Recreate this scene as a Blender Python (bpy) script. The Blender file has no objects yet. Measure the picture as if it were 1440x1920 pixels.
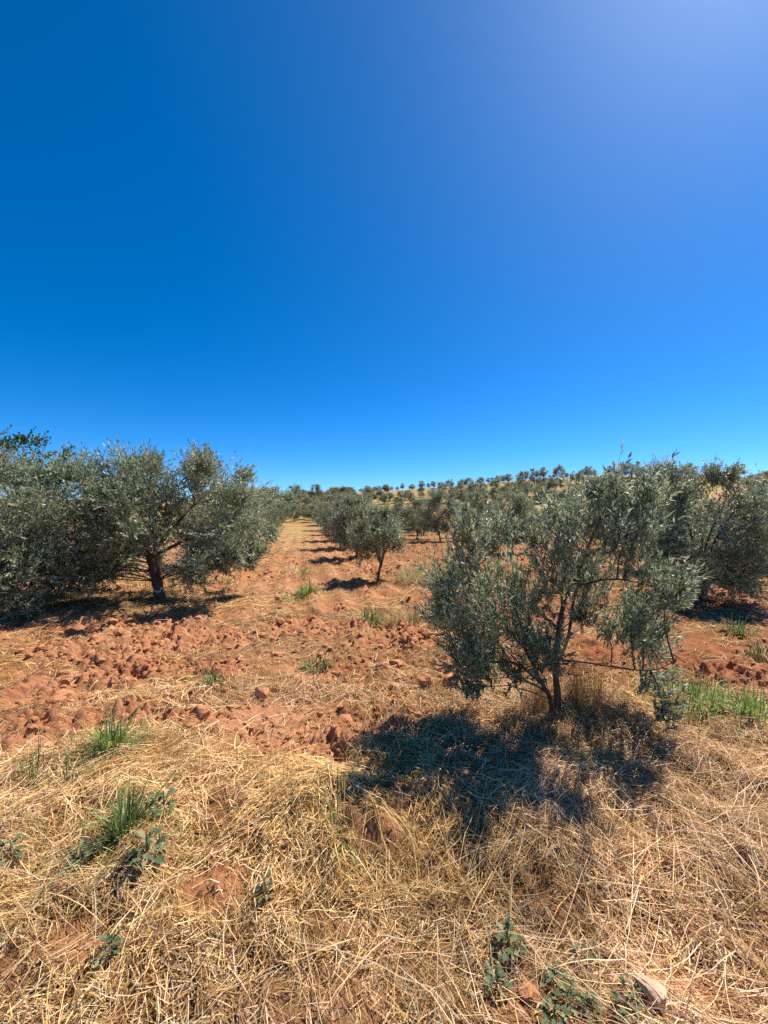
import bpy, math, random
import numpy as np
from mathutils import Vector, Matrix

# ------------------------------------------------------------------ camera, sky, sun, exposure
SC = bpy.context.scene
COL = SC.collection
EYE = 1.6
F = 760.0                     # focal length in photograph pixels (1440 x 1920)
cd = bpy.data.cameras.new('camera')
cam = bpy.data.objects.new('camera', cd); COL.objects.link(cam)
cd.sensor_fit = 'VERTICAL'; cd.sensor_height = 36.0; cd.lens = 36.0 * F / 1920.0
cd.clip_start = 0.05; cd.clip_end = 6000
cam.location = (0, 0, EYE); cam.rotation_euler = (math.radians(90), 0, 0)
SC.camera = cam

SUN_AZ, SUN_EL = math.radians(50), math.radians(56)
w = bpy.data.worlds.new('World'); SC.world = w; w.use_nodes = True
nt = w.node_tree
sky = nt.nodes.new('ShaderNodeTexSky'); sky.sky_type = 'NISHITA'; sky.sun_disc = False
sky.sun_elevation = SUN_EL; sky.sun_rotation = SUN_AZ
sky.altitude = 300; sky.air_density = 0.6; sky.dust_density = 0.4; sky.ozone_density = 6.0
hs = nt.nodes.new('ShaderNodeHueSaturation'); hs.inputs['Saturation'].default_value = 1.265
bg = nt.nodes['Background']; bg.inputs['Strength'].default_value = 0.107
tint = nt.nodes.new('ShaderNodeMix'); tint.data_type = 'RGBA'; tint.blend_type = 'MULTIPLY'; tint.inputs[0].default_value = 1
tint.inputs[7].default_value = (0.89, 1.0, 1.05, 1)     # the camera's cool white balance
nt.links.new(sky.outputs[0], tint.inputs[6]); nt.links.new(tint.outputs[2], hs.inputs['Color']); nt.links.new(hs.outputs[0], bg.inputs['Color'])

sd = bpy.data.lights.new('sun', 'SUN'); sd.energy = 5.0; sd.angle = math.radians(0.53); sd.color = (1.0, 0.92, 0.80)
sun = bpy.data.objects.new('sun', sd); COL.objects.link(sun)
sv = Vector((math.sin(SUN_AZ)*math.cos(SUN_EL), math.cos(SUN_AZ)*math.cos(SUN_EL), math.sin(SUN_EL)))
sun.rotation_euler = sv.to_track_quat('Z', 'Y').to_euler(); sun.location = (20, 20, 40)

vs = SC.view_settings
vs.view_transform = 'Standard'; vs.look = 'None'; vs.gamma = 1.0; vs.use_curve_mapping = False; vs.exposure = 0.78
SC.render.engine = 'CYCLES'
SC.cycles.max_bounces = 6; SC.cycles.diffuse_bounces = 4; SC.cycles.transparent_max_bounces = 4
SC.cycles.use_denoising = False

RS = np.random.RandomState(7)
random.seed(7)

# ------------------------------------------------------------------ noise
def _h(ix, iy, s):
    n = (ix.astype(np.int64) * 374761393 + iy.astype(np.int64) * 668265263 + s * 1442695041) & 0xffffffff
    n = ((n ^ (n >> 13)) * 1274126177) & 0xffffffff
    return ((n ^ (n >> 16)) & 0xffffff) / float(0xffffff)

def vn(x, y, s=0):
    "value noise in -1..1"
    ix = np.floor(x); iy = np.floor(y); fx = x - ix; fy = y - iy
    fx = fx*fx*fx*(fx*(fx*6-15)+10); fy = fy*fy*fy*(fy*(fy*6-15)+10)
    a = _h(ix, iy, s); b = _h(ix+1, iy, s); c = _h(ix, iy+1, s); d = _h(ix+1, iy+1, s)
    return 2*(a+(b-a)*fx+(c-a)*fy+(a-b-c+d)*fx*fy)-1

def fbm(x, y, s=0, o=4, g=.5):
    r = 0; a = 1; t = 0
    for i in range(o):
        r = r + a*vn(x, y, s+i*17); t += a; a *= g
        x, y = 1.93*x+.7*y+3.1, 1.93*y-.7*x+1.7
    return r/t

def lumps(x, y, cell, s, keep=.7):
    "field of rounded clods, height in cells"
    x = x/cell; y = y/cell
    ix = np.floor(x); iy = np.floor(y); out = np.zeros_like(x)
    for dx in (-1, 0, 1):
        for dy in (-1, 0, 1):
            cx = ix+dx; cy = iy+dy
            px = cx+_h(cx, cy, s); py = cy+_h(cx, cy, s+1)
            r = .3+.45*_h(cx, cy, s+2); k = _h(cx, cy, s+3) < keep
            ca = np.cos(6.28*_h(cx, cy, s+4)); sa = np.sin(6.28*_h(cx, cy, s+4))
            u = (x-px)*ca+(y-py)*sa; v = -(x-px)*sa+(y-py)*ca
            d2 = u*u/(r*r)+v*v/(r*r*.45)
            hh = np.where(k, r*np.sqrt(np.clip(1-d2, 0, 1))*.75, 0)
            out = np.maximum(out, hh)
    return out

def sstep(a, b, x):
    t = np.clip((x-a)/(b-a), 0, 1); return t*t*(3-2*t)

def blob(x, y, cx, cy, rx, ry, p=1.0):
    return np.exp(-(((x-cx)/rx)**2+((y-cy)/ry)**2)**p)

def at(px, py):
    "flat-ground position (metres) seen at a photograph pixel"
    Y = EYE*F/(py-960.0); return (px-720.0)/F*Y, Y

# ------------------------------------------------------------------ terrain
RX = np.array([-300., -60, -40, -25, -16, 0, 10, 24, 37, 50, 63, 95, 160, 400])
RZ = np.array([3., 4.2, 4.6, 5.2, 6.0, 7.0, 7.7, 8.9, 10.0, 10.7, 10.7, 10.0, 9.0, 6.0])
def hill(x, y):
    xs = x*100/np.clip(y, 40, 400)
    r = np.interp(xs, RX, RZ)+.25*vn(x*.05, y*.03, 5)
    up = sstep(30, 108, y)*.75+.25*sstep(55, 100, y)
    return r*up-sstep(125, 420, y)*r*.9

def straw_cover(x, y):
    "0 bare ploughed soil .. 1 thick cut straw"
    n = fbm(x*1.1, y*1.1, 40, 3); n2 = fbm(x*3.1, y*3.1, 44, 3)
    edge = np.where(x < -.2, 2.72, 2.95)+.45*sstep(.3, 1.2, x)+.1*np.sin(x*3)
    c = 1-sstep(-.22, .2, y-edge-.35*n)
    c = np.maximum(c, .95*blob(x, y, 1.5, 3.2, 1.25, .75, 2))             # under the near olive
    c = np.maximum(c, .85*blob(x, y, 2.9, 3.2, 1.1, .45, 2))
    c = np.maximum(c, .85*sstep(-.15, .25, n+.3-np.abs(y-6.0+.25*x)/1.5)*(x < 1.2))
    c = np.maximum(c, .5*sstep(.05, .4, fbm(x*.9, y*2.2, 47, 3))*(y > 3.0))  # straw strip across
    c = np.maximum(c, .8*blob(x, y, -4.4, 7.2, 3.4, 1.1, 2))
    c = np.maximum(c, .55*sstep(.0, .35, n*.8+n2*.5)*(y > 3.2))
    c = np.maximum(c, .62*sstep(1.6, 3.2, x-.25*(y-5))*sstep(4.5, 6, y)*sstep(-.35, .25, n))
    c = np.maximum(c, .4*sstep(5, 9, y)*sstep(-.25, .3, fbm(x*.9+4, y*.9, 48, 3)))
    lane = blob(x, np.zeros_like(y), -1.9-.2*(y-7.5), 0, 1.2, 1, 2)*sstep(6, 9, y)
    c = np.maximum(c, lane*(.25+.45*sstep(-.2, .3, n)))
    c = np.maximum(c, .6*blob(x, y, 1.3, 10.0, 1.6, 2.4, 2))
    c = np.maximum(c, .5*sstep(16, 30, y))
    bare = blob(x, y, -.72, 1.70, .19, .13, 2)+blob(x, y, -.05, 1.98, .16, .09, 2)*.9+blob(x, y, .05, 2.28, .12, .1, 2)*.8 \
        +blob(x, y, -1.12, 1.5, .14, .1, 2)*.9+blob(x, y, .28, 1.92, .2, .12, 2)*.6+blob(x, y, -.2, 1.58, .1, .07, 2)*.6
    bare = bare+.6*sstep(.28, .5, fbm(x*2.3, y*2.3, 160, 2))*(y < 3.4)
    return np.clip(c*(1-.95*np.clip(bare, 0, 1)), 0, 1)

def ground(x, y):
    near = 1-sstep(18, 45, y)
    z = hill(x, y)+.05*fbm(x*.45, y*.45, 1, 3)*(.4+.6*near)
    c = straw_cover(x, y)
    p = (1-c)*near*sstep(1.2, 2.0, y)
    amp = .55+.45*sstep(-.35, .3, fbm(x*.8, y*.8, 9, 2))
    smooth = 1-.75*blob(x, y, -.85, 3.4, .5, .8, 2)-.6*blob(x, y, -1.15, 4.4, .55, .6, 2)
    amp = amp*np.clip(smooth, .15, 1)
    big = np.abs(fbm(x*2.4, y*3.4, 21, 2))
    z = z+1.3*p*amp*(.075*big-.03+.085*lumps(x+.06*vn(x*9, y*9, 3), y*1.25+.06*vn(x*9, y*9, 4), .19, 60, .5)+.075*lumps(x+.03*vn(x*19, y*19, 5), y*1.2+.03*vn(x*19, y*19, 6), .10, 70, .75)+.05*lumps(x, y, .05, 80, .75)
                 +.045*fbm(x*14, y*14, 90, 3)+.02*np.abs(fbm(x*24, y*24, 95, 2)))
    # shallow pits
    pit = blob(x, y, -.17, 3.14, .17, .08, 2)+blob(x, y, .02, 3.22, .15, .06, 2)*.8+blob(x, y, -1.82, 4.0, .1, .06, 2)*.7+blob(x, y, -.98, 3.6, .12, .05, 2)*.8 \
        +blob(x, y, -.93, 2.93, .06, .035, 2)*.8
    z = z-.1*np.clip(pit, 0, 1)
    # furrow ridges in the field, aligned with the rows
    fur = np.sin((x+.197*y)*6.283/.55+1.2*fbm(x*.6, y*.6, 33, 2))
    z = z+.045*fur*p*sstep(3.5, 7, y)
    # tyre tread print
    tr = blob(x, y, -.655, 3.0, .12, .12, 4)
    z = z*(1-tr)+tr*(.012*np.tanh(3*np.sin((x+.06*(y-3))*6.283/.052))+.01)
    # straw hummock
    z = z+.12*blob(x, y, -.36, 2.12, .40, .26, 1.3)+.09*c*fbm(x*2.6, y*2.6, 50, 3)*(1-sstep(10, 20, y))+.045*c*np.abs(fbm(x*6, y*6, 53, 2))*(1-sstep(6, 9, y))
    z = z+.07*blob(x, y, 1.3, 3.1, .8, .45)+.05*blob(x, y, .95, 1.9, .5, .3)
    return z

def axis_steps():
    xs = [0.]; s = .017
    while xs[-1] < 420:
        if xs[-1] > 3.4: s *= 1.034
        xs.append(xs[-1]+s)
    xs = np.array(xs); X = np.concatenate([-xs[:0:-1], xs])
    up = [1.1]; s = .0135
    while up[-1] < 3500:
        if up[-1] > 4.4: s *= 1.0165
        if up[-1] > 135: s *= 1.1
        up.append(up[-1]+s)
    dn = [1.1]; s = .03
    while dn[-1] > -60:
        s *= 1.12; dn.append(dn[-1]-s)
    return X, np.array(dn[:0:-1]+up)
GX, GY = axis_steps()
mx, my = np.meshgrid(GX, GY)
GZ = ground(mx, my)
GC = straw_cover(mx, my)

def bil(A, x, y):
    i = np.clip(np.searchsorted(GX, x)-1, 0, len(GX)-2); j = np.clip(np.searchsorted(GY, y)-1, 0, len(GY)-2)
    u = (x-GX[i])/(GX[i+1]-GX[i]); v = (y-GY[j])/(GY[j+1]-GY[j])
    return (A[j, i]*(1-u)+A[j, i+1]*u)*(1-v)+(A[j+1, i]*(1-u)+A[j+1, i+1]*u)*v
def zg(x, y):
    r = bil(GZ, np.atleast_1d(np.asarray(x, float)), np.atleast_1d(np.asarray(y, float)))
    return r if np.ndim(x) else float(r[0])

# ------------------------------------------------------------------ mesh helpers
def mesh(name, V, Fc, col=None, mats=(), smooth=False, midx=None):
    "V (n,3); Fc one int array (m,k) or a list of them; col (n,3) point colours"
    if not isinstance(Fc, (list, tuple)): Fc = [Fc]
    Fc = [np.asarray(f, np.int32) for f in Fc if len(f)]
    me = bpy.data.meshes.new(name)
    V = np.asarray(V, np.float32)
    me.vertices.add(len(V)); me.vertices.foreach_set('co', V.ravel())
    lv = np.concatenate([f.ravel() for f in Fc]); tot = np.concatenate([np.full(len(f), f.shape[1], np.int32) for f in Fc])
    st = np.concatenate([[0], np.cumsum(tot)[:-1]]).astype(np.int32)
    me.loops.add(len(lv)); me.loops.foreach_set('vertex_index', lv)
    me.polygons.add(len(tot)); me.polygons.foreach_set('loop_start', st)
    try: me.polygons.foreach_set('loop_total', tot)
    except Exception: pass
    me.polygons.foreach_set('use_smooth', np.full(len(tot), smooth, bool))
    if midx is not None: me.polygons.foreach_set('material_index', np.asarray(midx, np.int32))
    if col is not None:
        a = me.attributes.new('Col', 'FLOAT_COLOR', 'POINT')
        a.data.foreach_set('color', np.concatenate([np.asarray(col, np.float32), np.ones((len(V), 1), np.float32)], 1).ravel())
    for m in mats: me.materials.append(m)
    me.update(calc_edges=True)
    return me

def obj(name, me, parent=None, loc=None, rz=0, sc=None):
    o = bpy.data.objects.new(name, me); COL.objects.link(o)
    if parent: o.parent = parent
    if loc is not None: o.location = loc
    if rz: o.rotation_euler = (0, 0, rz)
    if sc is not None: o.scale = sc if hasattr(sc, '__len__') else (sc, sc, sc)
    return o

def tag(o, label=None, cat=None, group=None, kind=None):
    if label: o['label'] = label
    if cat: o['category'] = cat
    if group: o['group'] = group
    if kind: o['kind'] = kind
    return o

def copy_tree(root, loc, rz=0, sc=(1, 1, 1)):
    c = root.copy(); COL.objects.link(c); c.location = loc; c.rotation_euler = (0, 0, rz); c.scale = sc
    for ch in root.children:
        d = ch.copy(); COL.objects.link(d); d.parent = c
        for g in ch.children:
            e = g.copy(); COL.objects.link(e); e.parent = d
    return c

def nrm(a): return a/np.maximum(np.linalg.norm(a, axis=-1, keepdims=True), 1e-9)

def tubes(P, R, sides=3, rough=0.0):
    "P (n,k,3) polylines, R (n,k) radii -> verts, quads"
    n, k, _ = P.shape
    T = nrm(np.gradient(P, axis=1))
    ref = np.where(np.abs(T[..., 2:3]) > .9, np.array([1., 0, 0]), np.array([0, 0, 1.]))
    A = nrm(np.cross(T, ref)); B = np.cross(T, A)
    th = np.arange(sides)/sides*2*np.pi
    rr = R[..., None]*(1+rough*RS.uniform(-1, 1, (n, k, sides)))
    V = P[:, :, None, :]+rr[..., None]*(np.cos(th)[:, None]*A[:, :, None, :]+np.sin(th)[:, None]*B[:, :, None, :])
    idx = np.arange(n*k*sides).reshape(n, k, sides)
    a = idx[:, :-1, :]; b = np.roll(a, -1, 2); d = idx[:, 1:, :]; c = np.roll(d, -1, 2)
    return V.reshape(-1, 3), np.stack([a, b, c, d], -1).reshape(-1, 4)

def spline(pts, k):
    "Catmull-Rom through pts (m,3), k samples"
    p = np.asarray(pts, float); p = np.vstack([2*p[0]-p[1], p, 2*p[-1]-p[-2]])
    m = len(p)-3; t = np.linspace(0, m-1e-6, k); i = t.astype(int); f = (t-i)[:, None]
    p0, p1, p2, p3 = p[i], p[i+1], p[i+2], p[i+3]
    return .5*((2*p1)+(-p0+p2)*f+(2*p0-5*p1+4*p2-p3)*f*f+(-p0+3*p1-3*p2+p3)*f**3)

def leaf_mesh(P, D, N, L, W, col, fine=False):
    S = nrm(np.cross(D, N)); N = np.cross(S, D); L = L[:, None]; W = W[:, None]; n = len(P)
    if fine:
        m = P+D*L*.48+N*L*.05
        V = np.stack([P, P+D*L*.45+S*W*.5+N*W*.25, P+D*L-N*L*.06, P+D*L*.45-S*W*.5+N*W*.25, m], 1)
        b = np.arange(n)[:, None]*5
        Fc = np.concatenate([b+np.array([[0, 1, 4]]), b+np.array([[4, 1, 2]]), b+np.array([[0, 4, 3]]), b+np.array([[3, 4, 2]])])
        return V.reshape(-1, 3), Fc, np.repeat(col, 5, 0)
    V = np.stack([P, P+D*L*.5+S*W*.5, P+D*L, P+D*L*.5-S*W*.5], 1)
    return V.reshape(-1, 3), (np.arange(n)[:, None]*4+np.arange(4)[None]), np.repeat(col, 4, 0)

# ------------------------------------------------------------------ materials
class NT:
    def __init__(s, name):
        s.m = bpy.data.materials.new(name); s.m.use_nodes = True; s.t = s.m.node_tree
        s.p = s.t.nodes['Principled BSDF']; s.out = s.t.nodes['Material Output']
    def n(s, typ, **k):
        x = s.t.nodes.new(typ)
        for a, b in k.items(): setattr(x, a, b)
        return x
    def l(s, a, b): s.t.links.new(a, b)
    def noise(s, scale, detail=4, rough=.6, vec=None):
        x = s.n('ShaderNodeTexNoise'); x.inputs['Scale'].default_value = scale; x.inputs['Detail'].default_value = detail
        x.inputs['Roughness'].default_value = rough
        if vec: s.l(vec, x.inputs['Vector'])
        return x.outputs['Fac']
    def ramp(s, fac, *stops):
        r = s.n('ShaderNodeValToRGB'); e = r.color_ramp.elements
        while len(e) < len(stops): e.new(.5)
        for i, (p, c) in enumerate(stops): e[i].position = p; e[i].color = (*c, 1) if len(c) == 3 else c
        s.l(fac, r.inputs['Fac']); return r.outputs['Color']
    def mix(s, f, a, b, mode='MIX'):
        x = s.n('ShaderNodeMix', data_type='RGBA', blend_type=mode)
        for v, i in ((f, 0), (a, 6), (b, 7)):
            if hasattr(v, 'is_output'): s.l(v, x.inputs[i])
            elif isinstance(v, (int, float)): x.inputs[i].default_value = v
            else: x.inputs[i].default_value = (*v, 1)
        return x.outputs[2]
    def pos(s): return s.n('ShaderNodeNewGeometry').outputs['Position']
    def attr(s): return s.n('ShaderNodeAttribute', attribute_name='Col').outputs['Color']
    def bump(s, h, strength, dist):
        b = s.n('ShaderNodeBump'); b.inputs['Strength'].default_value = strength; b.inputs['Distance'].default_value = dist
        s.l(h, b.inputs['Height']); s.l(b.outputs[0], s.p.inputs['Normal'])

def soil_mat():
    t = NT('red_soil'); P = t.pos()
    a = t.noise(1.6, 6, .6, P); b = t.noise(38, 6, .7, P); c = t.noise(7, 5, .65, P)
    soil = t.ramp(c, (.3, (.34, .137, .066)), (.5, (.48, .21, .10)), (.7, (.59, .285, .148)))
    soil = t.mix(t.ramp(b, (.35, (0, 0, 0)), (.75, (1, 1, 1))), soil, (.55, .295, .15))
    soil = t.mix(t.ramp(a, (.42, (0, 0, 0)), (.62, (.55, .55, .55))), soil, (.36, .125, .055))
    thatch = t.ramp(t.noise(55, 6, .75, P), (.3, (.10, .052, .018)), (.55, (.22, .125, .042)), (.75, (.38, .25, .09)))
    gold = t.ramp(t.noise(.16, 8, .72, P), (.34, (.32, .125, .055)), (.43, (.29, .165, .07)), (.5, (.40, .26, .10)), (.57, (.20, .18, .06)), (.64, (.44, .31, .12)), (.74, (.24, .19, .065)))
    at_ = t.n('ShaderNodeSeparateColor'); t.l(t.attr(), at_.inputs[0])
    fr = t.n('ShaderNodeMath', operation='MULTIPLY'); t.l(at_.outputs[2], fr.inputs[0]); fr.inputs[1].default_value = .75
    soil = t.mix(fr.outputs[0], soil, t.ramp(c, (.3, (.22, .07, .028)), (.7, (.42, .16, .065))))
    col = t.mix(at_.outputs[0], soil, thatch)
    col = t.mix(at_.outputs[1], col, gold)
    t.l(col, t.p.inputs['Base Color']); t.p.inputs['Roughness'].default_value = .95; t.p.inputs['Specular IOR Level'].default_value = .12
    m = t.n('ShaderNodeMath', operation='ADD'); t.l(b, m.inputs[0]); t.l(t.noise(130, 4, .7, P), m.inputs[1])
    t.bump(m.outputs[0], .9, .018)
    return t.m

def attr_mat(name, rough=.6, trans=0.0, spec=.3, under=None, var=0):
    t = NT(name); c = t.attr()
    if var: c = t.mix(t.ramp(t.noise(var, 4), (.3, (0, 0, 0)), (.7, (1, 1, 1))), c, t.mix(1.0, c, (.55, .55, .5), 'MULTIPLY'))
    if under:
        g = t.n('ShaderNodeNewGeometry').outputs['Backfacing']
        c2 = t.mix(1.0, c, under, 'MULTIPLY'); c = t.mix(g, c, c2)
    t.l(c, t.p.inputs['Base Color']); t.p.inputs['Roughness'].default_value = rough; t.p.inputs['Specular IOR Level'].default_value = spec
    if trans:
        tr = t.n('ShaderNodeBsdfTranslucent'); t.l(c, tr.inputs['Color'])
        mx_ = t.n('ShaderNodeMixShader'); mx_.inputs[0].default_value = trans
        t.l(t.p.outputs[0], mx_.inputs[1]); t.l(tr.outputs[0], mx_.inputs[2]); t.l(mx_.outputs[0], t.out.inputs['Surface'])
    return t.m

def bark_mat(name, c1, c2):
    t = NT(name); tc = t.n('ShaderNodeTexCoord').outputs['Object']
    mp = t.n('ShaderNodeMapping'); mp.inputs['Scale'].default_value = (1, 1, .22); t.l(tc, mp.inputs['Vector'])
    n = t.noise(45, 6, .7, mp.outputs[0]); c = t.ramp(n, (.3, c1), (.7, c2))
    t.l(c, t.p.inputs['Base Color']); t.p.inputs['Roughness'].default_value = .9; t.bump(n, 1.0, .02)
    return t.m

def rock_mat(name, a, b):
    t = NT(name); P = t.pos(); n = t.noise(26, 6, .7, P); n2 = t.noise(90, 5, .7, P)
    c = t.ramp(n, (.3, a), (.7, b)); t.l(c, t.p.inputs['Base Color']); t.p.inputs['Roughness'].default_value = .95
    t.p.inputs['Specular IOR Level'].default_value = .1; t.bump(n2, .9, .012)
    return t.m

M_soil = soil_mat()
M_straw = attr_mat('dry_straw', .6, .15, .10)
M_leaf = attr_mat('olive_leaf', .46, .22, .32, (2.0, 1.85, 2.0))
M_green = attr_mat('green_blade', .45, .25, .2)
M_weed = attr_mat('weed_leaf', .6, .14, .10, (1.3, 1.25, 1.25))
M_bark = bark_mat('olive_bark', (.045, .03, .02), (.15, .105, .07))
M_twig = bark_mat('olive_twig', (.06, .045, .03), (.14, .11, .075))
M_clod = rock_mat('earth_clod', (.36, .145, .067), (.57, .28, .14))
M_stone = rock_mat('pale_stone', (.52, .30, .17), (.78, .58, .40))

# ------------------------------------------------------------------ ground sheet
nx, ny = len(GX), len(GY)
gi = np.arange(nx*ny).reshape(ny, nx)
gf = np.stack([gi[:-1, :-1], gi[:-1, 1:], gi[1:, 1:], gi[1:, :-1]], -1).reshape(-1, 4)
far = sstep(14, 40, my)*np.clip(.45+.9*fbm(mx*.35, my*.25, 77, 3), 0, 1)
lane = np.exp(-((mx+2.1+.2*(my-7.5))/1.3)**4)
far = np.maximum(far, lane*sstep(13, 25, my)*.9); far = np.maximum(far, sstep(32, 48, my))
fresh = sstep(-.9, .3, mx+.197*(my-9.5)+.15)*sstep(2.9, 4.6, my)*np.clip(.7+.7*fbm(mx*.7, my*.7, 88, 3), 0, 1)
gcol = np.stack([np.clip(GC*1.1, 0, 1), far, fresh], -1).reshape(-1, 3)
tag(obj('ground', mesh('ground', np.stack([mx, my, GZ], -1).reshape(-1, 3), gf, gcol, [M_soil], True)), kind='structure')

# ------------------------------------------------------------------ straw
BR = 0.96
def palette(n, cols, jit=.15):
    c = np.asarray(cols)[RS.randint(0, len(cols), n)]
    return np.clip(c*BR*(1+RS.uniform(-jit, jit, (n, 1)))*(1+RS.uniform(-.05, .05, (n, 3))), 0, 1)
STRAW = [(.78, .58, .22), (.68, .46, .15), (.85, .68, .33), (.76, .60, .30), (.48, .28, .08), (.58, .41, .18), (.34, .19, .065), (.74, .60, .34), (.24, .13, .045), (.42, .23, .075), (.30, .18, .07)]

def ribbons(P0, az, pitch, L, W, sag, col, k=4, lift=0.0, clamp=True, roll=None):
    n = len(P0); t = np.linspace(0, 1, k)[None, :]
    bend = RS.normal(0, .35, n)[:, None]
    a = az[:, None]+bend*t
    hx = np.cumsum(np.concatenate([np.zeros((n, 1)), np.cos(a)[:, 1:]/(k-1)], 1), 1)
    hy = np.cumsum(np.concatenate([np.zeros((n, 1)), np.sin(a)[:, 1:]/(k-1)], 1), 1)
    cp = np.cos(pitch)[:, None]; sp = np.sin(pitch)[:, None]
    x = P0[:, :1]+L[:, None]*cp*hx; y = P0[:, 1:2]+L[:, None]*cp*hy
    rise = L[:, None]*(sp*t-sag[:, None]*t*t)
    if clamp:
        g = bil(GZ, x.ravel(), y.ravel()).reshape(n, k)
        z0 = P0[:, 2:3]+rise
        z = np.maximum(g+.004, z0) if lift is None else np.maximum(g+.003, .35*z0+.65*(g+rise)+0*z0)
        z = z+np.asarray(0 if lift is None else lift).reshape(-1, 1)
    else: z = P0[:, 2:3]+rise
    C = np.stack([x, y, z], -1)
    r = RS.uniform(-.9, .9, n) if roll is None else roll
    side = np.stack([-np.sin(a)*np.cos(r)[:, None], np.cos(a)*np.cos(r)[:, None], np.sin(r)[:, None]+0*a], -1)
    wd = (W[:, None]*(1-.75*t**2))[..., None]*.5
    V = np.stack([C-side*wd, C+side*wd], 2).reshape(n, 2*k, 3)
    b = np.arange(n)[:, None, None]*2*k; q = np.arange(k-1)[None, :, None]*2
    Fc = (b+q+np.array([0, 1, 3, 2])[None, None]).reshape(-1, 4)
    return V.reshape(-1, 3), Fc, np.repeat(col, 2*k, 0)

def scatter(n, x0, x1, y0, y1, dens, wedge=True):
    x = RS.uniform(x0, x1, n); y = RS.uniform(y0, y1, n)
    k = RS.uniform(0, 1, n) < dens(x, y)
    if wedge: k &= np.abs(x) < 1.12*np.maximum(y, .4)+.7
    return x[k], y[k]

VV, FF, CC = [], [], []; off = 0
def acc(v, f, c):
    global off
    VV.append(v); FF.append(f+off); CC.append(c); off += len(v)

def straw_dir(x, y):
    a = 2.4*fbm(x*.9, y*.9, 101, 2)*np.pi
    hum = blob(x, y, -.36, 2.0, .55, .38, 1.5)
    down = np.arctan2(y-2.32, (x+.36)*.9)
    return np.where(hum+.3*vn(x*7, y*7, 55) > .5, down, a)
def lay(x, y, Lr, Wr, liftmax, spread, k, stand=.06, cols=STRAW):
    n = len(x); az = straw_dir(x, y)+RS.normal(0, spread, n)+np.pi*(RS.uniform(0, 1, n) < .35)*(blob(x, y, -.36, 2.0, .55, .38, 1.5) < .35)
    pitch = np.abs(RS.normal(0, .16, n)); st = RS.uniform(0, 1, n) < stand
    pitch = np.where(st, RS.uniform(.5, 1.25, n), pitch)
    L = RS.uniform(*Lr, n)*np.where(st, .7, 1); sag = np.where(st, RS.uniform(.1, .5, n), pitch*1.0)
    W = RS.uniform(*Wr, n); lift = liftmax*RS.uniform(0, 1, n)**1.6
    P0 = np.stack([x, y, zg(x, y)], -1)
    acc(*ribbons(P0, az, pitch, L, W, sag, palette(n, cols)*np.array([1.06, .985, 1.08])*(1.06+.6*fbm(x*1.7, y*1.7, 140, 3))[:, None]*np.stack([1+0*x, 1+0*x, 1.05+.3*fbm(x*.9, y*.9, 150, 2)], -1), k, lift))

D = lambda x, y: bil(GC, x, y)
x, y = scatter(190000, -4.2, 4.2, .7, 3.7, lambda x, y: np.maximum(D(x, y), .22*(y < 3))**1.4*np.clip(2.2/np.maximum(y, .9), .5, 1.2)*.9); lay(x, y, (.03, .12), (.0020, .0044), .035, 1.0, 3, .14)
x, y = scatter(60000, -4.2, 4.2, .7, 3.8, lambda x, y: D(x, y)**3*.85*sstep(-.5, .2, fbm(x*2, y*2, 170, 2))); lay(x, y, (.12, .36), (.0018, .0038), .06, .42, 5, .04)
x, y = scatter(170000, -7, 8, 2.6, 8.5, lambda x, y: np.clip(D(x, y)**1.3*.7-.06, 0, 1)*(y > 2.8)+.03); lay(x, y, (.06, .26), (.003, .0055), .03, .9, 3, .08)
x, y = scatter(90000, -14, 18, 8, 26, lambda x, y: np.clip(D(x, y)*.9-.05, 0, 1)); lay(x, y, (.12, .35), (.007, .013), .03, .9, 3, .22)
x, y = scatter(420, -3.5, 3.8, .9, 3.6, lambda x, y: D(x, y)**2); lay(x, y, (.38, .65), (.0022, .0034), .07, 1.2, 7, .3, [(.85, .68, .36), (.74, .56, .26), (.60, .42, .2)])
# cut stubble clumps
nc = 2600; cx, cy = scatter(nc, -4, 4.4, .8, 4.2, lambda x, y: D(x, y)**2)
ci = np.repeat(np.arange(len(cx)), 26); n = len(ci); cs = RS.uniform(.6, 1.5, len(cx))[ci]
a = RS.uniform(0, 6.28, n); x = cx[ci]+.03*cs*np.cos(a)*RS.uniform(0, 1, n); y = cy[ci]+.03*cs*np.sin(a)*RS.uniform(0, 1, n)
ct_ = RS.uniform(.55, 1.25, len(cx))[ci]
acc(*ribbons(np.stack([x, y, zg(x, y)], -1), a+RS.normal(0, .5, n), np.clip(RS.normal(.85, .35, n), .1, 1.5), RS.uniform(.05, .15, n)*cs, RS.uniform(.0016, .0032, n), RS.uniform(0, .7, n), palette(n, STRAW)*ct_[:, None], 4))
# fine upright stubble
x, y = scatter(26000, -4, 4.4, .8, 3.9, lambda x, y: D(x, y)*sstep(-.1, .35, fbm(x*1.4, y*1.4, 130, 2))*.9)
n = len(x); acc(*ribbons(np.stack([x, y, zg(x, y)], -1), RS.uniform(0, 6.28, n), RS.uniform(.5, 1.4, n), RS.uniform(.03, .11, n), RS.uniform(.002, .0035, n), RS.uniform(0, .4, n), palette(n, STRAW), 3))
straw = tag(obj('dry_straw', mesh('dry_straw', np.concatenate(VV), np.concatenate(FF), np.concatenate(CC), [M_straw])),
            'flattened golden straw and stubble covering the ground in front', 'straw', kind='stuff')

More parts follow.
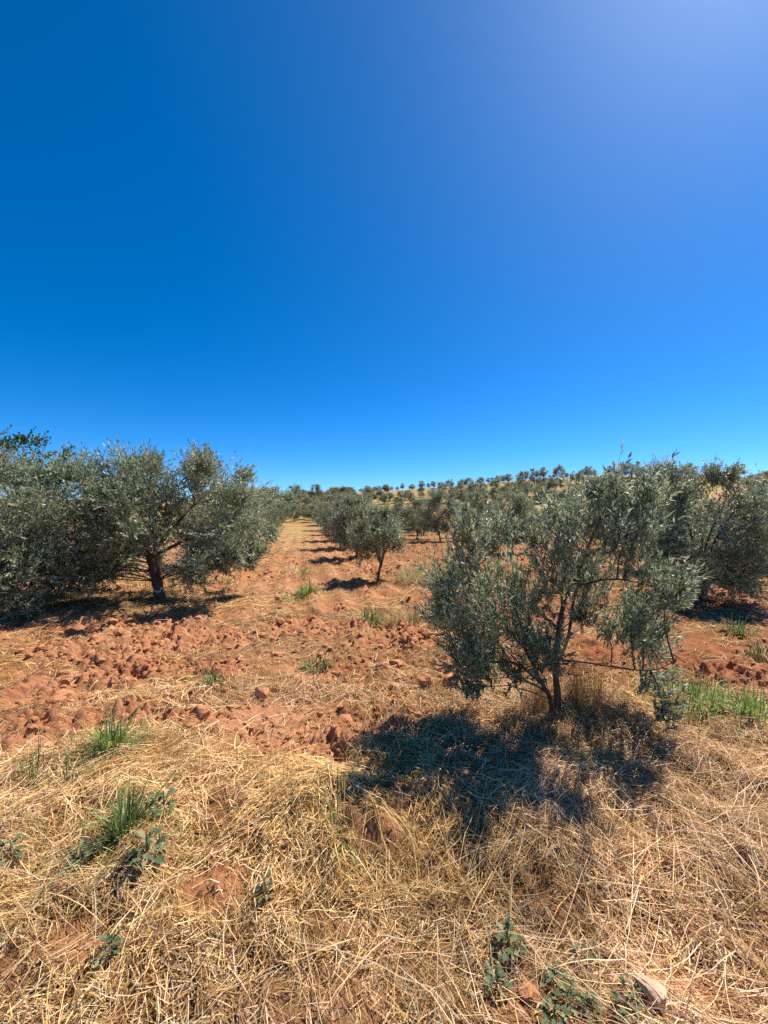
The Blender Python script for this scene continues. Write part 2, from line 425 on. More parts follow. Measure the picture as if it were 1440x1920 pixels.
# tall rusty dry grass at the near olive's foot, and dry weeds by the small olive
def tall_grass(name, cx, cy, rx, ry, n, L, cols, label, W=(.002, .0035), cat='dry grass', lean=.5):
    m = max(6, n//45); ra_ = np.sqrt(RS.uniform(0, 1, m)); aa_ = RS.uniform(0, 6.28, m); hh = RS.uniform(.45, 1.15, m); g = RS.randint(0, m, n)
    r = ra_[g]; x = cx+rx*r*np.cos(aa_[g])+RS.normal(0, .09*rx, n); y = cy+ry*r*np.sin(aa_[g])+RS.normal(0, .09*ry, n)
    P0 = np.stack([x, y, zg(x, y)], -1)
    v, f, c = ribbons(P0, RS.uniform(0, 6.28, n), np.pi/2-np.abs(RS.normal(0, lean, n)), RS.uniform(*L, n)*(1-.35*r)*hh[g], RS.uniform(*W, n), RS.uniform(0, .8, n)**1.3, palette(n, cols), 5, clamp=False)
    o = obj(name, mesh(name, v-np.array([cx, cy, zg(cx, cy)]), f, c, [M_straw]), loc=(cx, cy, zg(cx, cy)))
    return tag(o, label, cat)
RUST = [(.46, .25, .09), (.38, .19, .065), (.55, .34, .13), (.30, .15, .055)]
PALE = [(.62, .50, .25), (.55, .45, .2), (.48, .42, .19), (.66, .56, .32)]
x0, y0 = at(1085, 1355)
tall_grass('dry_grass_clump', 1.46, 3.1,   .40, .26, 1000, (.2, .75), RUST, 'tall rust-brown dry grass standing beside the trunk of the nearest olive')
tall_grass('dry_grass_clump', .95, 2.98, .45, .25, 500, (.1, .36), RUST, 'low brown dry grass in the shade under the nearest olive')
tall_grass('dry_weed_patch', 1.15, 9.6, .85, 1.0, 2600, (.35, .85), PALE, 'pale yellow dry weeds standing beside the small olive on the ploughed strip', (.006, .011), 'dry weeds', .5)
tall_grass('dry_weed_patch', .45, 5.7, .4, .3, 700, (.2, .45), RUST+PALE, 'brownish dry weeds at the ploughed edge beyond the nearest olive', (.004, .007), 'dry weeds', .6)
tall_grass('dry_weed_patch', 3.6, 8.8, 1.6, 1.3, 1800, (.2, .6), PALE+RUST, 'dry brown weeds seen through and behind the nearest olive crown', (.006, .011), 'dry weeds', .7)
tall_grass('dry_weed_patch', -4.9, 8.9, 1.5, .8, 1500, (.15, .6), PALE+RUST, 'sunlit straw-coloured weeds behind the trunk of the big multi-lobed olive', (.006, .011), 'dry weeds', .6)

# ------------------------------------------------------------------ clods
def ico(sub=2):
    import bmesh
    bm = bmesh.new(); bmesh.ops.create_icosphere(bm, subdivisions=sub, radius=1)
    V = np.array([v.co[:] for v in bm.verts]); Fc = np.array([[v.index for v in f.verts] for f in bm.faces]); bm.free(); return V, Fc
IV1, IF1 = ico(1); IV2, IF2 = ico(2); IV3, IF3 = ico(4)
def n3(V, s, f):
    return vn(V[:, 0]*f+V[:, 2]*1.7*f+s*3.1, V[:, 1]*f-V[:, 2]*1.3*f+s*1.7, 11)+.5*vn(V[:, 0]*f*2.1-V[:, 2]*2*f+s, V[:, 1]*f*2.1+V[:, 2]*2.3*f, 12)
def rock(V, s, am=.28, flat=.6):
    r = 1+am*n3(V, s, 1.3)+am*.35*n3(V, s+9, 3.1)
    W = V*r[:, None]; W[:, 2] *= flat
    for _ in range(7):
        d = np.random.RandomState(int(s*13+_)).normal(size=3); d /= np.linalg.norm(d); q = W@d; W -= np.clip(q-.58, 0, 9)[:, None]*d*.9
    return W
bare = lambda x, y: np.clip(1.15-D(x, y)*1.5, 0, 1)*sstep(-.35, .3, fbm(x*.8, y*.8, 9, 2))
x, y = scatter(60000, -8, 9, 2.5, 12, lambda x, y: bare(x, y)*np.clip(5/y, .2, 1)); n = len(x)
base = [rock(IV1, i+.5, .35, .7) for i in range(14)]
sz = .007+.028*RS.uniform(0, 1, n)**2.5; th = RS.uniform(0, 6.28, n); z = zg(x, y)
B = np.stack(base)[RS.randint(0, 14, n)]
ct, sn = np.cos(th)[:, None], np.sin(th)[:, None]
V = np.stack([B[..., 0]*ct-B[..., 1]*sn, B[..., 0]*sn+B[..., 1]*ct, B[..., 2]], -1)*sz[:, None, None]
V[..., 0] += x[:, None]; V[..., 1] += y[:, None]; V[..., 2] += (z+sz*.2)[:, None]
tag(obj('soil_crumbs', mesh('soil_crumbs', V.reshape(-1, 3), (IF1[None]+np.arange(n)[:, None, None]*len(IV1)).reshape(-1, 3), None, [M_clod])),
    'small crumbs of red earth scattered over the ploughed strip', 'soil', kind='stuff')

def lump_field(name, n, x0, x1, y0, y1, dens, lo, hi, label):
    x, y = scatter(n, x0, x1, y0, y1, dens); n = len(x)
    sz = lo+(hi-lo)*RS.uniform(0, 1, n)**2; th = RS.uniform(0, 6.28, n); z = zg(x, y)
    B = np.stack(base)[RS.randint(0, 14, n)]; ct, sn = np.cos(th)[:, None], np.sin(th)[:, None]
    V = np.stack([B[..., 0]*ct-B[..., 1]*sn, B[..., 0]*sn+B[..., 1]*ct, B[..., 2]], -1)*sz[:, None, None]
    V[..., 0] += x[:, None]; V[..., 1] += y[:, None]; V[..., 2] += (z+sz*.25)[:, None]
    return tag(obj(name, mesh(name, V.reshape(-1, 3), (IF1[None]+np.arange(n)[:, None, None]*len(IV1)).reshape(-1, 3), None, [M_clod])), label, 'soil', kind='stuff')
lump_field('soil_lumps', 26000, -14, 16, 4.5, 20, lambda x, y: bare(x, y)*np.clip(9/y, .3, 1)*(.35+.65*sstep(-.9, .3, x+.197*(y-9.5))), .02, .085, 'broken lumps of ploughed red earth between the tree rows')
CLOD = [mesh('clod', rock(IV2, i+20.5, .3, .68), IF2, None, [M_clod]) for i in range(8)]
placed = []
def clod(px, py, wpx, label, group=None, me=None, cat='clod', name='earth_clod', sink=.25, stretch=1.0):
    X, Y = at(px, py); s = wpx/F*math.hypot(Y, .3)/2
    o = obj(name, me or random.choice(CLOD), None, (X, Y, zg(X, Y)+s*sink), random.uniform(0, 6.28), (s, s*stretch, s)); placed.append((X, Y))
    return tag(o, label, cat, group)
clod(117, 1306, 44, 'broad pale orange clod with a flat top, lying alone on the ploughed strip', sink=.1)
clod(357, 1368, 34, 'rounded clod in front of a slightly wider one at the ploughed edge')
clod(382, 1354, 40, 'wider clod just behind a rounded one at the ploughed edge')
clod(745, 1246, 34, 'upright dark-faced clod sticking out of the ploughed strip')
clod(718, 1258, 34, 'clod directly in front of the upright dark-faced one')
clod(842, 1277, 30, 'clod at the edge of the nearest olive lowest left leaves')
clod(801, 1286, 36, 'low wide clod left of the nearest olive shade')
clod(640, 1350, 60, 'long low slab of orange earth beside the dark pit', sink=.0)
clod(492, 1312, 36, 'clod beside the low dark green tuft on bare soil')
clod(990, 1862, 46, 'reddish clod lying among grey-green weeds in the straw', sink=.15)
clod(1243, 1816, 26, 'small orange clod half covered by straw near the pale stone', sink=.1)
STONE = mesh('stone', rock(IV3, 71.5, .14, .5), IF3, None, [M_stone])
st = clod(1226, 1905, 66, 'pale oval stone on the straw at the bottom edge', None, STONE, 'stone', 'pale_stone', .95, .72); st.rotation_euler = (.0, .0, 2.05); st.scale[2] *= .6
clod(455, 1884, 34, 'small cream stone half buried in straw at the bottom', None, STONE, 'stone', 'pale_stone', .15, .85)
k = 0
while k < 150:
    X = random.uniform(-5, 6); Y = random.uniform(2.85, 7.5)
    if abs(X) > 1.02*Y: continue
    if random.random() > float(bare(np.array([X]), np.array([Y]))[0])*min(1, 4.2/Y): continue
    s = random.uniform(.02, .05)*(1 if random.random() < .8 else 1.5)
    o = obj('earth_clod', CLOD[k % 8], None, (X, Y, zg(X, Y)+s*.15), random.uniform(0, 6.28), (s*random.uniform(.9, 1.4), s, s*random.uniform(.8, 1.1)))
    tag(o, 'fist-sized lump of red earth among many on the ploughed strip', 'clod', 'lumps of earth on the ploughed strip'); k += 1

# ------------------------------------------------------------------ olive trees
OL = [(.185, .225, .122), (.225, .27, .157), (.145, .18, .092), (.27, .31, .195), (.19, .235, .098), (.31, .34, .23)]
def twig_leaves(lobes, ntw, nleaf, L, W, up=.35, cen=None, fine=False, cols=OL, tw_r=.0022, spread=.75):
    "lobes (m,4): centre + radius. returns crown arrays and twig arrays"
    lobes = np.asarray(lobes, float); m = len(lobes)
    cen = lobes[:, :3].mean(0) if cen is None else np.asarray(cen, float)
    idx = np.repeat(np.arange(m), ntw); n = len(idx)
    C = lobes[idx, :3]; R = lobes[idx, 3]
    outw = nrm(C-cen+RS.normal(0, .02, (n, 3)))
    d = nrm(RS.normal(0, 1, (n, 3))*spread+outw*.55+np.array([0, 0, up]))
    S = C+RS.normal(0, .28, (n, 3))*R[:, None]-d*R[:, None]*.25
    Ln = R*RS.uniform(.65, 1.25, n)
    bend = RS.normal(0, .16, (n, 3))*Ln[:, None]+np.array([0, 0, .10])*Ln[:, None]
    t = np.linspace(0, 1, 5)[None, :, None]
    P = S[:, None]+d[:, None]*Ln[:, None, None]*t+bend[:, None]*t*t
    tv, tf = tubes(P, np.tile(np.linspace(tw_r, tw_r*.4, 5), (n, 1)), 3)
    li = np.repeat(np.arange(n), nleaf); k = len(li)
    tt = np.tile(np.linspace(.12, 1, nleaf), n)+RS.uniform(-.04, .04, k)
    pos = S[li]+d[li]*(Ln[li]*tt)[:, None]+bend[li]*(tt*tt)[:, None]
    tan = nrm(d[li]*Ln[li][:, None]+2*bend[li]*tt[:, None])
    rnd = nrm(np.cross(tan, RS.normal(0, 1, (k, 3))))
    ang = RS.uniform(.35, .95, k); ang = np.where(tt > .95, .1, ang)
    D_ = nrm(tan*np.cos(ang)[:, None]+rnd*np.sin(ang)[:, None])
    N = nrm(tan+RS.normal(0, .45, (k, 3))+np.array([0, 0, .5]))
    N = nrm(N-D_*(N*D_).sum(1, keepdims=True))
    tone = palette(k, cols, .2)*(1+.18*RS.normal(0, 1, m)[idx][li])[:, None].clip(.6, 1.5)
    lv, lf, lc = leaf_mesh(pos, D_, N, RS.uniform(.7, 1.15, k)*L, RS.uniform(.8, 1.15, k)*W, tone, fine)
    return (lv, lf, lc), (tv, tf)

def limb(pts, r0, r1, k=14, sides=8):
    P = spline(pts, k)[None]; R = np.linspace(r0, r1, k)[None]*(1+.06*RS.normal(0, 1, (1, k)))
    return tubes(P, R, sides, .07)

def join(parts):
    V, Fs, o = [], [], 0
    for v, f in parts: V.append(v); Fs.append(f+o); o += len(v)
    return np.concatenate(V), np.concatenate(Fs)

def branches_to(lobes, limbs, r0=.009, k=7):
    "a curved branch from the nearest limb sample to every lobe centre"
    S = np.concatenate([l for l in limbs]); out = []
    for l in np.asarray(lobes):
        c = l[:3]; dd = np.linalg.norm(S-c, axis=1)+np.maximum(0, S[:, 2]-c[2]+.1)*1.2
        a = S[np.argmin(dd)]; mid = (a+c)/2+RS.normal(0, .05, 3)*np.linalg.norm(c-a)+np.array([0, 0, .06])*np.linalg.norm(c-a)
        tip = c+(c-a)*.25
        out.append(spline([a, mid, c, tip], k))
    P = np.stack(out); return tubes(P, np.tile(np.linspace(r0, r0*.3, k), (len(P), 1)), 5)

def build_olive(name, limbs, lobes, ntw, nleaf, L, W, fine=False, up=.35, br=.009, cols=OL, cen=None, leafmat=None, spread=.75, tw_r=.0022):
    """limbs: list of (points, r0, r1); first is the trunk. root Empty > trunk, limb..., twigs, crown"""
    root = obj(name, None)
    root.empty_display_size = .2
    smp = []
    for i, (pts, r0, r1) in enumerate(limbs):
        v, f = limb(pts, r0, r1, 16 if i == 0 else 12)
        if i == 0:
            fl = np.exp(-np.clip(v[:, 2]-v[:, 2].min(), 0, 9)/.09)*.5; c0 = np.asarray(pts[0]); v[:, :2] += (v[:, :2]-c0[:2])*fl[:, None]
        obj('trunk' if i == 0 else 'limb', mesh('limb', v, f, None, [M_bark], True), root)
        sp = spline(pts, 14); smp.append(sp[5:] if i == 0 else sp[3:])
    (lv, lf, lc), (tv, tf) = twig_leaves(lobes, ntw, nleaf, L, W, up, cen, fine, cols, tw_r, spread)
    bv, bf = branches_to(lobes, smp, br)
    v, f = join([(bv, bf), (tv, tf)])
    tag(obj('twigs', mesh('twigs', v, f, None, [M_twig]), root), kind='stuff')
    tag(obj('crown', mesh('crown', lv, lf, lc, [leafmat or M_leaf]), root), kind='stuff')
    return root

def crown_lobes(H, Wd, n, bottom, seed, rr=.2, flat=.8):
    r = np.random.RandomState(seed); out = []
    ch = (H+bottom)/2; rz = (H-bottom)/2
    while len(out) < n:
        p = r.uniform(-1, 1, 3); q = np.linalg.norm(p)
        if q > 1 or q < .35: continue
        s = r.uniform(.7, 1.3)*rr*Wd
        p = p/q*min(q+.1, 1)*(1-.12*r.rand())
        out.append((p[0]*(Wd/2-s*.55), p[1]*(Wd/2-s*.55), ch+p[2]*(rz-s*.45), s))
    for _ in range(max(2, n//7)):   # upright shoots
        a = r.uniform(0, 6.28); q = r.uniform(0, .3)*Wd
        out.append((q*math.cos(a), q*math.sin(a), H-.03*Wd, .11*Wd*r.uniform(.7, 1.2)))
    return out

def generic_limbs(H, Wd, fork, r, seed, n=5):
    q = np.random.RandomState(seed); lx, ly = q.normal(0, .05, 2)*H
    top = np.array([lx, ly, fork])
    L = [([(0, 0, -.08), (lx*.4, ly*.3, fork*.5), tuple(top), tuple(top+np.array([lx, ly, .2*H]))], r, r*.55)]
    for i in range(n):
        a = 6.283*i/n+q.uniform(-.4, .4); rad = Wd*q.uniform(.2, .36); h = fork+(H-fork)*q.uniform(.35, .75)
        d = np.array([math.cos(a)*rad, math.sin(a)*rad, h])
        L.append(([tuple(top-np.array([0, 0, .06*H])), tuple(top*.55+d*.45+np.array([0, 0, .04*H])), tuple(d)], r*.5, r*.14))
    return L

# ---- the nearest olive, its stems and leaf masses placed one by one (metres; depth given to each)
def q_(cx, cy, dy=0.0): return (.08+cx*.001945, 3.04+dy, 2.0-cy*.001945)
zb = zg(1.29, 3.04)
limbsA = [
    ([(1.286, 3.04, zb-.1), q_(628, 920), q_(618, 790), q_(640, 660, .03), q_(668, 560, .06), q_(705, 500, .08), q_(745, 420, .1)], .027, .013),
    ([q_(612, 985, .02), q_(592, 915, -.03), q_(552, 850, -.08), q_(520, 790, -.12), q_(470, 700, -.18)], .019, .008),
    ([q_(618, 800), q_(690, 715, .1), q_(735, 590, .2), q_(770, 500, .25), q_(850, 370, .28)], .014, .006),
    ([q_(620, 775), q_(720, 768, -.1), q_(850, 776, -.18), q_(930, 770, -.22), q_(985, 735, -.25)], .009, .002),
    ([q_(655, 610, .03), q_(640, 500, -.02), q_(645, 440, -.05), q_(600, 330, -.1)], .010, .005),
    ([q_(745, 420, .1), q_(790, 300, .1), q_(830, 200, .08), q_(845, 110, .05)], .010, .004),
    ([q_(640, 660, .03), q_(520, 560, .2), q_(400, 480, .3), q_(300, 420, .3)], .011, .005),
    ([q_(552, 850, -.08), q_(440, 760, -.15), q_(330, 740, -.2), q_(250, 640, -.2)], .010, .004),
    ([q_(705, 500, .08), q_(830, 460, -.05), q_(960, 480, -.15)], .010, .004)]
LA = [(850, 115, 60), (845, 150, 70), (800, 165, 75), (770, 140, 50), (890, 130, 45), (760, 205, 125), (880, 190, 110), (620, 265, 130), (560, 330, 100), (660, 380, 140), (800, 320, 145), (900, 310, 120),
      (420, 330, 120), (290, 330, 85), (310, 420, 125), (230, 500, 120), (330, 560, 140), (195, 590, 100), (270, 700, 125), (420, 640, 135), (480, 720, 105),
      (320, 820, 85), (290, 880, 60), (560, 480, 125), (500, 600, 120), (780, 500, 120), (900, 470, 120), (965, 545, 95), (985, 465, 80), (1015, 600, 65), (880, 600, 110),
      (960, 690, 105), (1030, 740, 95), (1100, 720, 60), (950, 850, 75), (930, 900, 60), (850, 700, 80), (380, 760, 100), (240, 760, 90), (560, 700, 80), (450, 830, 70), (700, 620, 60), (240, 620, 90), (430, 480, 110)]
ra = np.random.RandomState(3)
lobesA = [(*q_(cx, cy, ra.uniform(-.38, .38)), r*.001945*1.15) for cx, cy, r in LA]
lobesA += [(*q_(cx+ra.uniform(-50, 35), cy+ra.uniform(-55, 50), ra.uniform(-.42, .42)), r*.001945*ra.uniform(.8, 1.2)) for cx, cy, r in LA if r > 75]
treeA = build_olive('olive_tree', limbsA, lobesA, 21, 22, .058, .0125, True, .7, .006, cen=(1.3, 3.04, .45), tw_r=.0017, spread=.55)
tag(treeA, 'nearest olive tree, thin slanting stems and airy silver-green crown over dark shade', 'olive tree')

# ---- two big spreading olives, broadleaf tree and shrub at the side
def set_at(o, X, Y, label, cat='olive tree', group=None, rz=0, sc=1.0):
    o.location = (X, Y, zg(X, Y)); o.rotation_euler = (0, 0, rz); o.scale = (sc, sc, sc); return tag(o, label, cat, group)

def lobes_px(lst, Y, ox, spread, seed, s=1.0):
    "leaf masses measured in the photograph, turned into metres round the tree's base at depth Y"
    r = np.random.RandomState(seed); u = Y/F
    return [((px-720)*u-ox, r.uniform(-spread, spread), EYE-(py-960)*u, rad*u*s) for px, py, rad in lst]
YB, XB = 7.45, -4.1
LB = [(180, 1078, 32), (150, 1088, 32), (212, 1076, 28), (243, 1064, 26), (110, 1088, 34), (355, 1040, 28), (420, 1062, 26), (460, 1056, 24), (395, 1055, 28), (440, 1050, 30), (470, 1035, 28), (490, 1010, 25), (210, 1062, 30), (160, 1065, 32), (170, 890, 45), (220, 885, 45), (265, 880, 45), (310, 890, 45), (350, 880, 40), (372, 850, 24), (370, 870, 30), (400, 900, 45), (440, 915, 45), (465, 945, 40), (470, 985, 40), (440, 1000, 50), (455, 1035, 35),
      (420, 1040, 35), (400, 960, 50), (350, 940, 50), (300, 950, 50), (250, 945, 50), (200, 950, 50), (165, 990, 50), (200, 1020, 45), (240, 1000, 45), (330, 1000, 40), (380, 1010, 40), (285, 1000, 35), (140, 1040, 35),
      (215, 1050, 35), (350, 860, 28), (245, 858, 28), (190, 860, 28), (430, 880, 25), (275, 920, 45), (375, 930, 45), (320, 915, 40), (150, 930, 45), (245, 1035, 28)]
LB2 = [(250, 945, 42), (285, 960, 42), (315, 975, 42), (270, 990, 38), (300, 935, 42), (235, 975, 40), (340, 960, 40), (320, 1010, 32), (255, 1020, 32), (290, 1015, 30)]
lobesB = [(x_, -abs(y_)-.15, z_, r_) for x_, y_, z_, r_ in lobes_px(LB2, YB, XB, .8, 9)] + lobes_px(LB, YB, XB, 1.1, 5) + lobes_px(LB[::2], YB, XB, 1.3, 6)
lobesB = [(x_, y_, (z_-.12 if z_ > 1.9 else z_), r_) for x_, y_, z_, r_ in lobesB]
limbsB = [([(0, 0, -.1), (-.06, 0, .25), (-.16, .02, .6), (-.22, 0, .85)], .10, .075),
          ([(-.2, 0, .75), (-.5, .1, 1.2), (-.95, .2, 1.7)], .05, .014), ([(-.2, 0, .75), (.2, -.1, 1.2), (.7, -.2, 1.7)], .05, .014),
          ([(-.2, 0, .75), (-.25, .5, 1.3), (-.3, .8, 1.9)], .045, .014), ([(-.2, 0, .75), (-.3, -.5, 1.2), (-.3, -.8, 1.7)], .045, .014),
          ([(-.2, 0, .75), (.45, .3, 1.1), (1.2, .4, 1.4)], .04, .012), ([(-.2, 0, .75), (-.8, -.2, 1.05), (-1.4, -.3, 1.35)], .04, .012)]
treeB = build_olive('olive_tree', limbsB, lobesB, 46, 22, .075, .020, False, .35, .011, spread=.8)
set_at(treeB, XB, YB, 'wide dark-trunked olive bordering the lane, its dense crown reaching the straw')
for dx, dy, h in ((.12, -.12, .9), (-.1, .2, .8)):
    pass
XC, YC = -6.2, 6.8
lobesC = crown_lobes(2.3, 3.9, 58, .05, 15, .15)
for k_ in range(30):
    a_ = 3.1+2.4*k_/29; lobesC.append((1.75*math.cos(a_)*random.uniform(.8, 1), 1.35*math.sin(a_)*random.uniform(.8, 1), random.uniform(.2, .75), .34))
treeC = build_olive('olive_tree', generic_limbs(2.6, 3.8, .55, .11, 16, 7), lobesC, 42, 20, .075, .020, False, .35, .011)
set_at(treeC, XC, YC, 'low-skirted olive with bulky crown at the frame edge, before the broadleaf tree')
BL = [(.06, .12, .03), (.08, .145, .04), (.05, .10, .028), (.11, .17, .05)]
M_broad = attr_mat('broad_leaf', .4, .25, .4)
lobesD = [(x_, y_, z_, r_) for x_, y_, z_, r_ in crown_lobes(3.4, 2.6, 18, 1.2, 23, .17)]+[(.95, 0, 3.0, .35), (.9, .1, 3.4, .28), (.4, 0, 3.3, .3), (.5, .1, 3.5, .22), (1.5, 0, 2.9, .3), (1.6, .1, 3.1, .22), (0, 0, 3.6, .3)]
treeD = build_olive('broadleaf_tree', generic_limbs(3.4, 2.4, 1.2, .08, 24, 5), lobesD, 14, 12, .085, .045, True, .8, .012, BL, leafmat=M_broad)
set_at(treeD, -8.6, 9.0, 'loose broad-leaved tree with upright leafy shoots above the olives', 'tree', None, 0, .92)
shr = build_olive('green_shrub', generic_limbs(1.5, 1.2, .2, .03, 31, 4), crown_lobes(1.5, 1.4, 16, .15, 32, .2), 18, 14, .08, .04, True, .5, .008, [(.05, .13, .02), (.07, .16, .03)], leafmat=M_broad)
set_at(shr, -6.75, 6.9, 'bright green shrub at the frame edge under the low-skirted olive', 'shrub')

# ---- olives of the middle ground: four builds, copied
def mid_proto(seed, H, Wd, bottom, fork, n):
    return build_olive('olive_tree', generic_limbs(H, Wd*.9, fork, .05, seed, 5), crown_lobes(H, Wd, n, bottom, seed+1, .18), 28, 17, .085, .023, False, .4, .008, spread=.75, tw_r=.003)
MID = [mid_proto(101, 2.0, 1.75, .45, .5, 34), mid_proto(111, 2.4, 2.5, .25, .45, 42), mid_proto(121, 2.25, 2.6, .2, .45, 42), mid_proto(131, 2.6, 2.3, .3, .5, 42)]
used = set()
def put(i, X, Y, s, label, group, rz=None):
    rz = random.uniform(0, 6.28) if rz is None else rz
    z = zg(X, Y); sc = (s*random.uniform(.93, 1.07), s*random.uniform(.93, 1.07), s*random.uniform(.94, 1.06))
    if i not in used:
        used.add(i); o = MID[i]; o.location = (X, Y, z); o.rotation_euler = (0, 0, rz); o.scale = sc
    else: o = copy_tree(MID[i], (X, Y, z), rz, sc)
    return tag(o, label, 'olive tree', group)
put(0, *at(708, 1090), .8, 'small round olive on a thin forked stem, its shadow pooled on ploughed soil', None, 1.0)
treeJ = build_olive('olive_tree', generic_limbs(2.2, 1.8, .5, .055, 145, 6), crown_lobes(2.2, 2.05, 48, .22, 146, .17)+[(.6*math.cos(a), .6*math.sin(a), .34+.08*math.sin(a*3), .3) for a in np.arange(0, 6.2, .45)]+[(.72*math.cos(a), .72*math.sin(a), .6, .3) for a in np.arange(.2, 6.3, .5)]+[(.8*math.cos(a), .8*math.sin(a), .85, .3) for a in np.arange(.2, 6.2, .6)], 28, 18, .07, .018, False, .45, .009)
set_at(treeJ, 5.75, 7.25, 'full dark olive behind the green grass, foliage down to knee height')
put(3, 8.0, 11.4, 1.05, 'tallest of the olives crowded behind the full dark one', None, 4.0)
put(2, 10.6, 10.8, .8, 'olive at the frame edge behind bare soil, beside the full dark one', None, .4)
ORD = ['', 'first', 'second', 'third', 'fourth', 'fifth', 'sixth', 'seventh', 'eighth', 'ninth', 'tenth']
NEARROW = 'olives lining the grassy lane on the ploughed side'
FARROW = 'olives lining the grassy lane beyond the big spreading one'
for j, Y in enumerate([13.8, 17.6, 22.5, 28, 34, 41, 49, 58]):
    put((1, 2, 3, 0)[j % 4], -.15-.197*(Y-9.5)+random.uniform(-.15, .15), Y, random.uniform(.80, .9)*(1 if Y > 14 else .95),
        ['olive right behind the small round one, half hidden by it', 'second olive behind the small round one, its foliage overhanging the lane'][j] if j < 2 else '%s olive along the lane behind the small round one, counting away from it' % ORD[j+1], NEARROW)
for j, Y in enumerate([11.6, 15.5, 20, 25, 33.5, 41, 50, 60, 72]):
    put((2, 1, 3, 2)[j % 4], -4.35-.185*(Y-7.4)+random.uniform(-.2, .2), Y, random.uniform(.78, .9) if Y > 16 else .84,
        '%s olive in the lane-edge row behind the big spreading olive, counting away from it' % ORD[j+1], FARROW)
put(2, *at(782, 1011), 1.0, 'olive with a visible dark stem in the first of the rear rows', None)
put(1, *at(826, 1016), 1.0, 'broad olive next to the dark-stemmed one in the rear rows', None)
put(3, *at(890, 1014), .98, 'olive just behind the drooping side of the nearest tree, over a red bank', None)
put(0, *at(862, 1009), .95, 'olive squeezed between the broad one and the one over the red bank', None)
put(1, *at(930, 1006), .95, 'olive behind the upper side of the nearest tree, over the rear bank', None)
put(2, *at(748, 1003), .9, 'olive behind the small round one, closing the gap to the rear rows', None)
put(3, *at(978, 1012), .9, 'rear olive glimpsed through the middle of the nearest tree crown', None)
MIDG = 'olives crowded together at the foot of the hill'
spots = [(4.9, 15.5), (9.0, 16.5), (13.2, 14.0), (15.8, 17.0), (12.0, 20.5), (7.6, 21.5), (17.5, 22), (22.0, 19.5), (26.5, 24)]
for Y in np.arange(26.5, 39, 5.3):
    for X in np.arange(-1.2-.197*(Y-9.5)+3.0, 1.0*Y+3, 5.0): spots.append((X+random.uniform(-1, 1), Y+random.uniform(-1.4, 1.4)))
for X, Y in spots:
    put(random.randrange(4), X, Y, random.uniform(.62, .86)*(1 if Y < 44 else .9) if Y > 23 else random.uniform(.85, 1.0), 'olive crowded among others at the foot of the hill', MIDG)

# ---- hillside olives and scrub
def far_proto(seed, H, Wd, bottom, cols, name):
    root = obj(name, None); r = np.random.RandomState(seed)
    v, f = join([limb([(0, 0, -.2), (.05, 0, .3*H), (0, .05, .6*H)], .09, .05, 6, 6)]+[limb([(0, 0, .22*H), (.3*Wd*math.cos(a), .3*Wd*math.sin(a), .6*H)], .05, .02, 5, 5) for a in (0.3, 2.4, 4.5)])
    obj('trunk', mesh('trunk', v, f, None, [M_bark], True), root)
    (lv, lf, lc), _ = twig_leaves(crown_lobes(H, Wd, 24, bottom, seed, .24), 24, 9, .13, .055, .4, None, False, cols)
    tag(obj('crown', mesh('crown', lv, lf, lc, [M_leaf]), root), kind='stuff'); return root
FAR = [far_proto(201+i, *d, OL, 'olive_tree') for i, d in enumerate([(2.4, 2.2, .3), (2.6, 1.9, .4), (2.2, 2.4, .2), (2.7, 2.1, .3)])]
SCR = [(.19, .18, .05), (.24, .21, .07), (.15, .16, .045), (.28, .22, .08)]
SCB = [far_proto(221+i, *d, SCR, 'scrub_bush') for i, d in enumerate([(1.5, 2.4, .0), (1.2, 2.0, .0)])]
fused = set()
def put_far(lst, i, X, Y, sc, label, cat, group):
    key = (id(lst), i); z = zg(X, Y)-.05
    if key not in fused:
        fused.add(key); o = lst[i]; o.location = (X, Y, z); o.scale = sc; o.rotation_euler = (0, 0, random.uniform(0, 6.28))
    else: o = copy_tree(lst[i], (X, Y, z), random.uniform(0, 6.28), sc)
    return tag(o, label, cat, group)

YS = np.linspace(34, 122, 300)
def on_hill(px, py):
    X = (px-720)/F*YS; Z = zg(X, YS); q = 960-(Z-EYE)/YS*F
    top = np.argmin(q)
    ok = np.where(q[:top+1] <= py)[0]
    j = ok[0] if len(ok) else top
    return X[j], YS[j], j >= top-1
RID = [(677, 923, 6, 9), (707, 921, 7, 16), (735, 920, 7, 8), (745, 919, 6, 7), (755, 917, 8, 8), (773, 919, 9, 14), (791, 917, 10, 12), (804, 913, 7, 8), (813, 915, 11, 11), (843, 915, 12, 12), (878, 914, 13, 13),
       (900, 908, 9, 16), (915, 905, 8, 10), (933, 903, 11, 14), (943, 905, 12, 11), (953, 905, 13, 14), (1019, 899, 17, 18), (1048, 897, 17, 15), (1062, 892, 9, 11), (1091, 891, 10, 14), (1113, 889, 9, 13), (1102, 895, 14, 18),
       (1144, 892, 16, 22), (1184, 896, 22, 30), (1293, 893, 16, 26), (1336, 895, 22, 32), (1381, 895, 16, 30), (1440, 892, 14, 26), (1240, 892, 14, 24), (985, 900, 12, 14), (865, 912, 10, 12), (825, 915, 8, 10)]
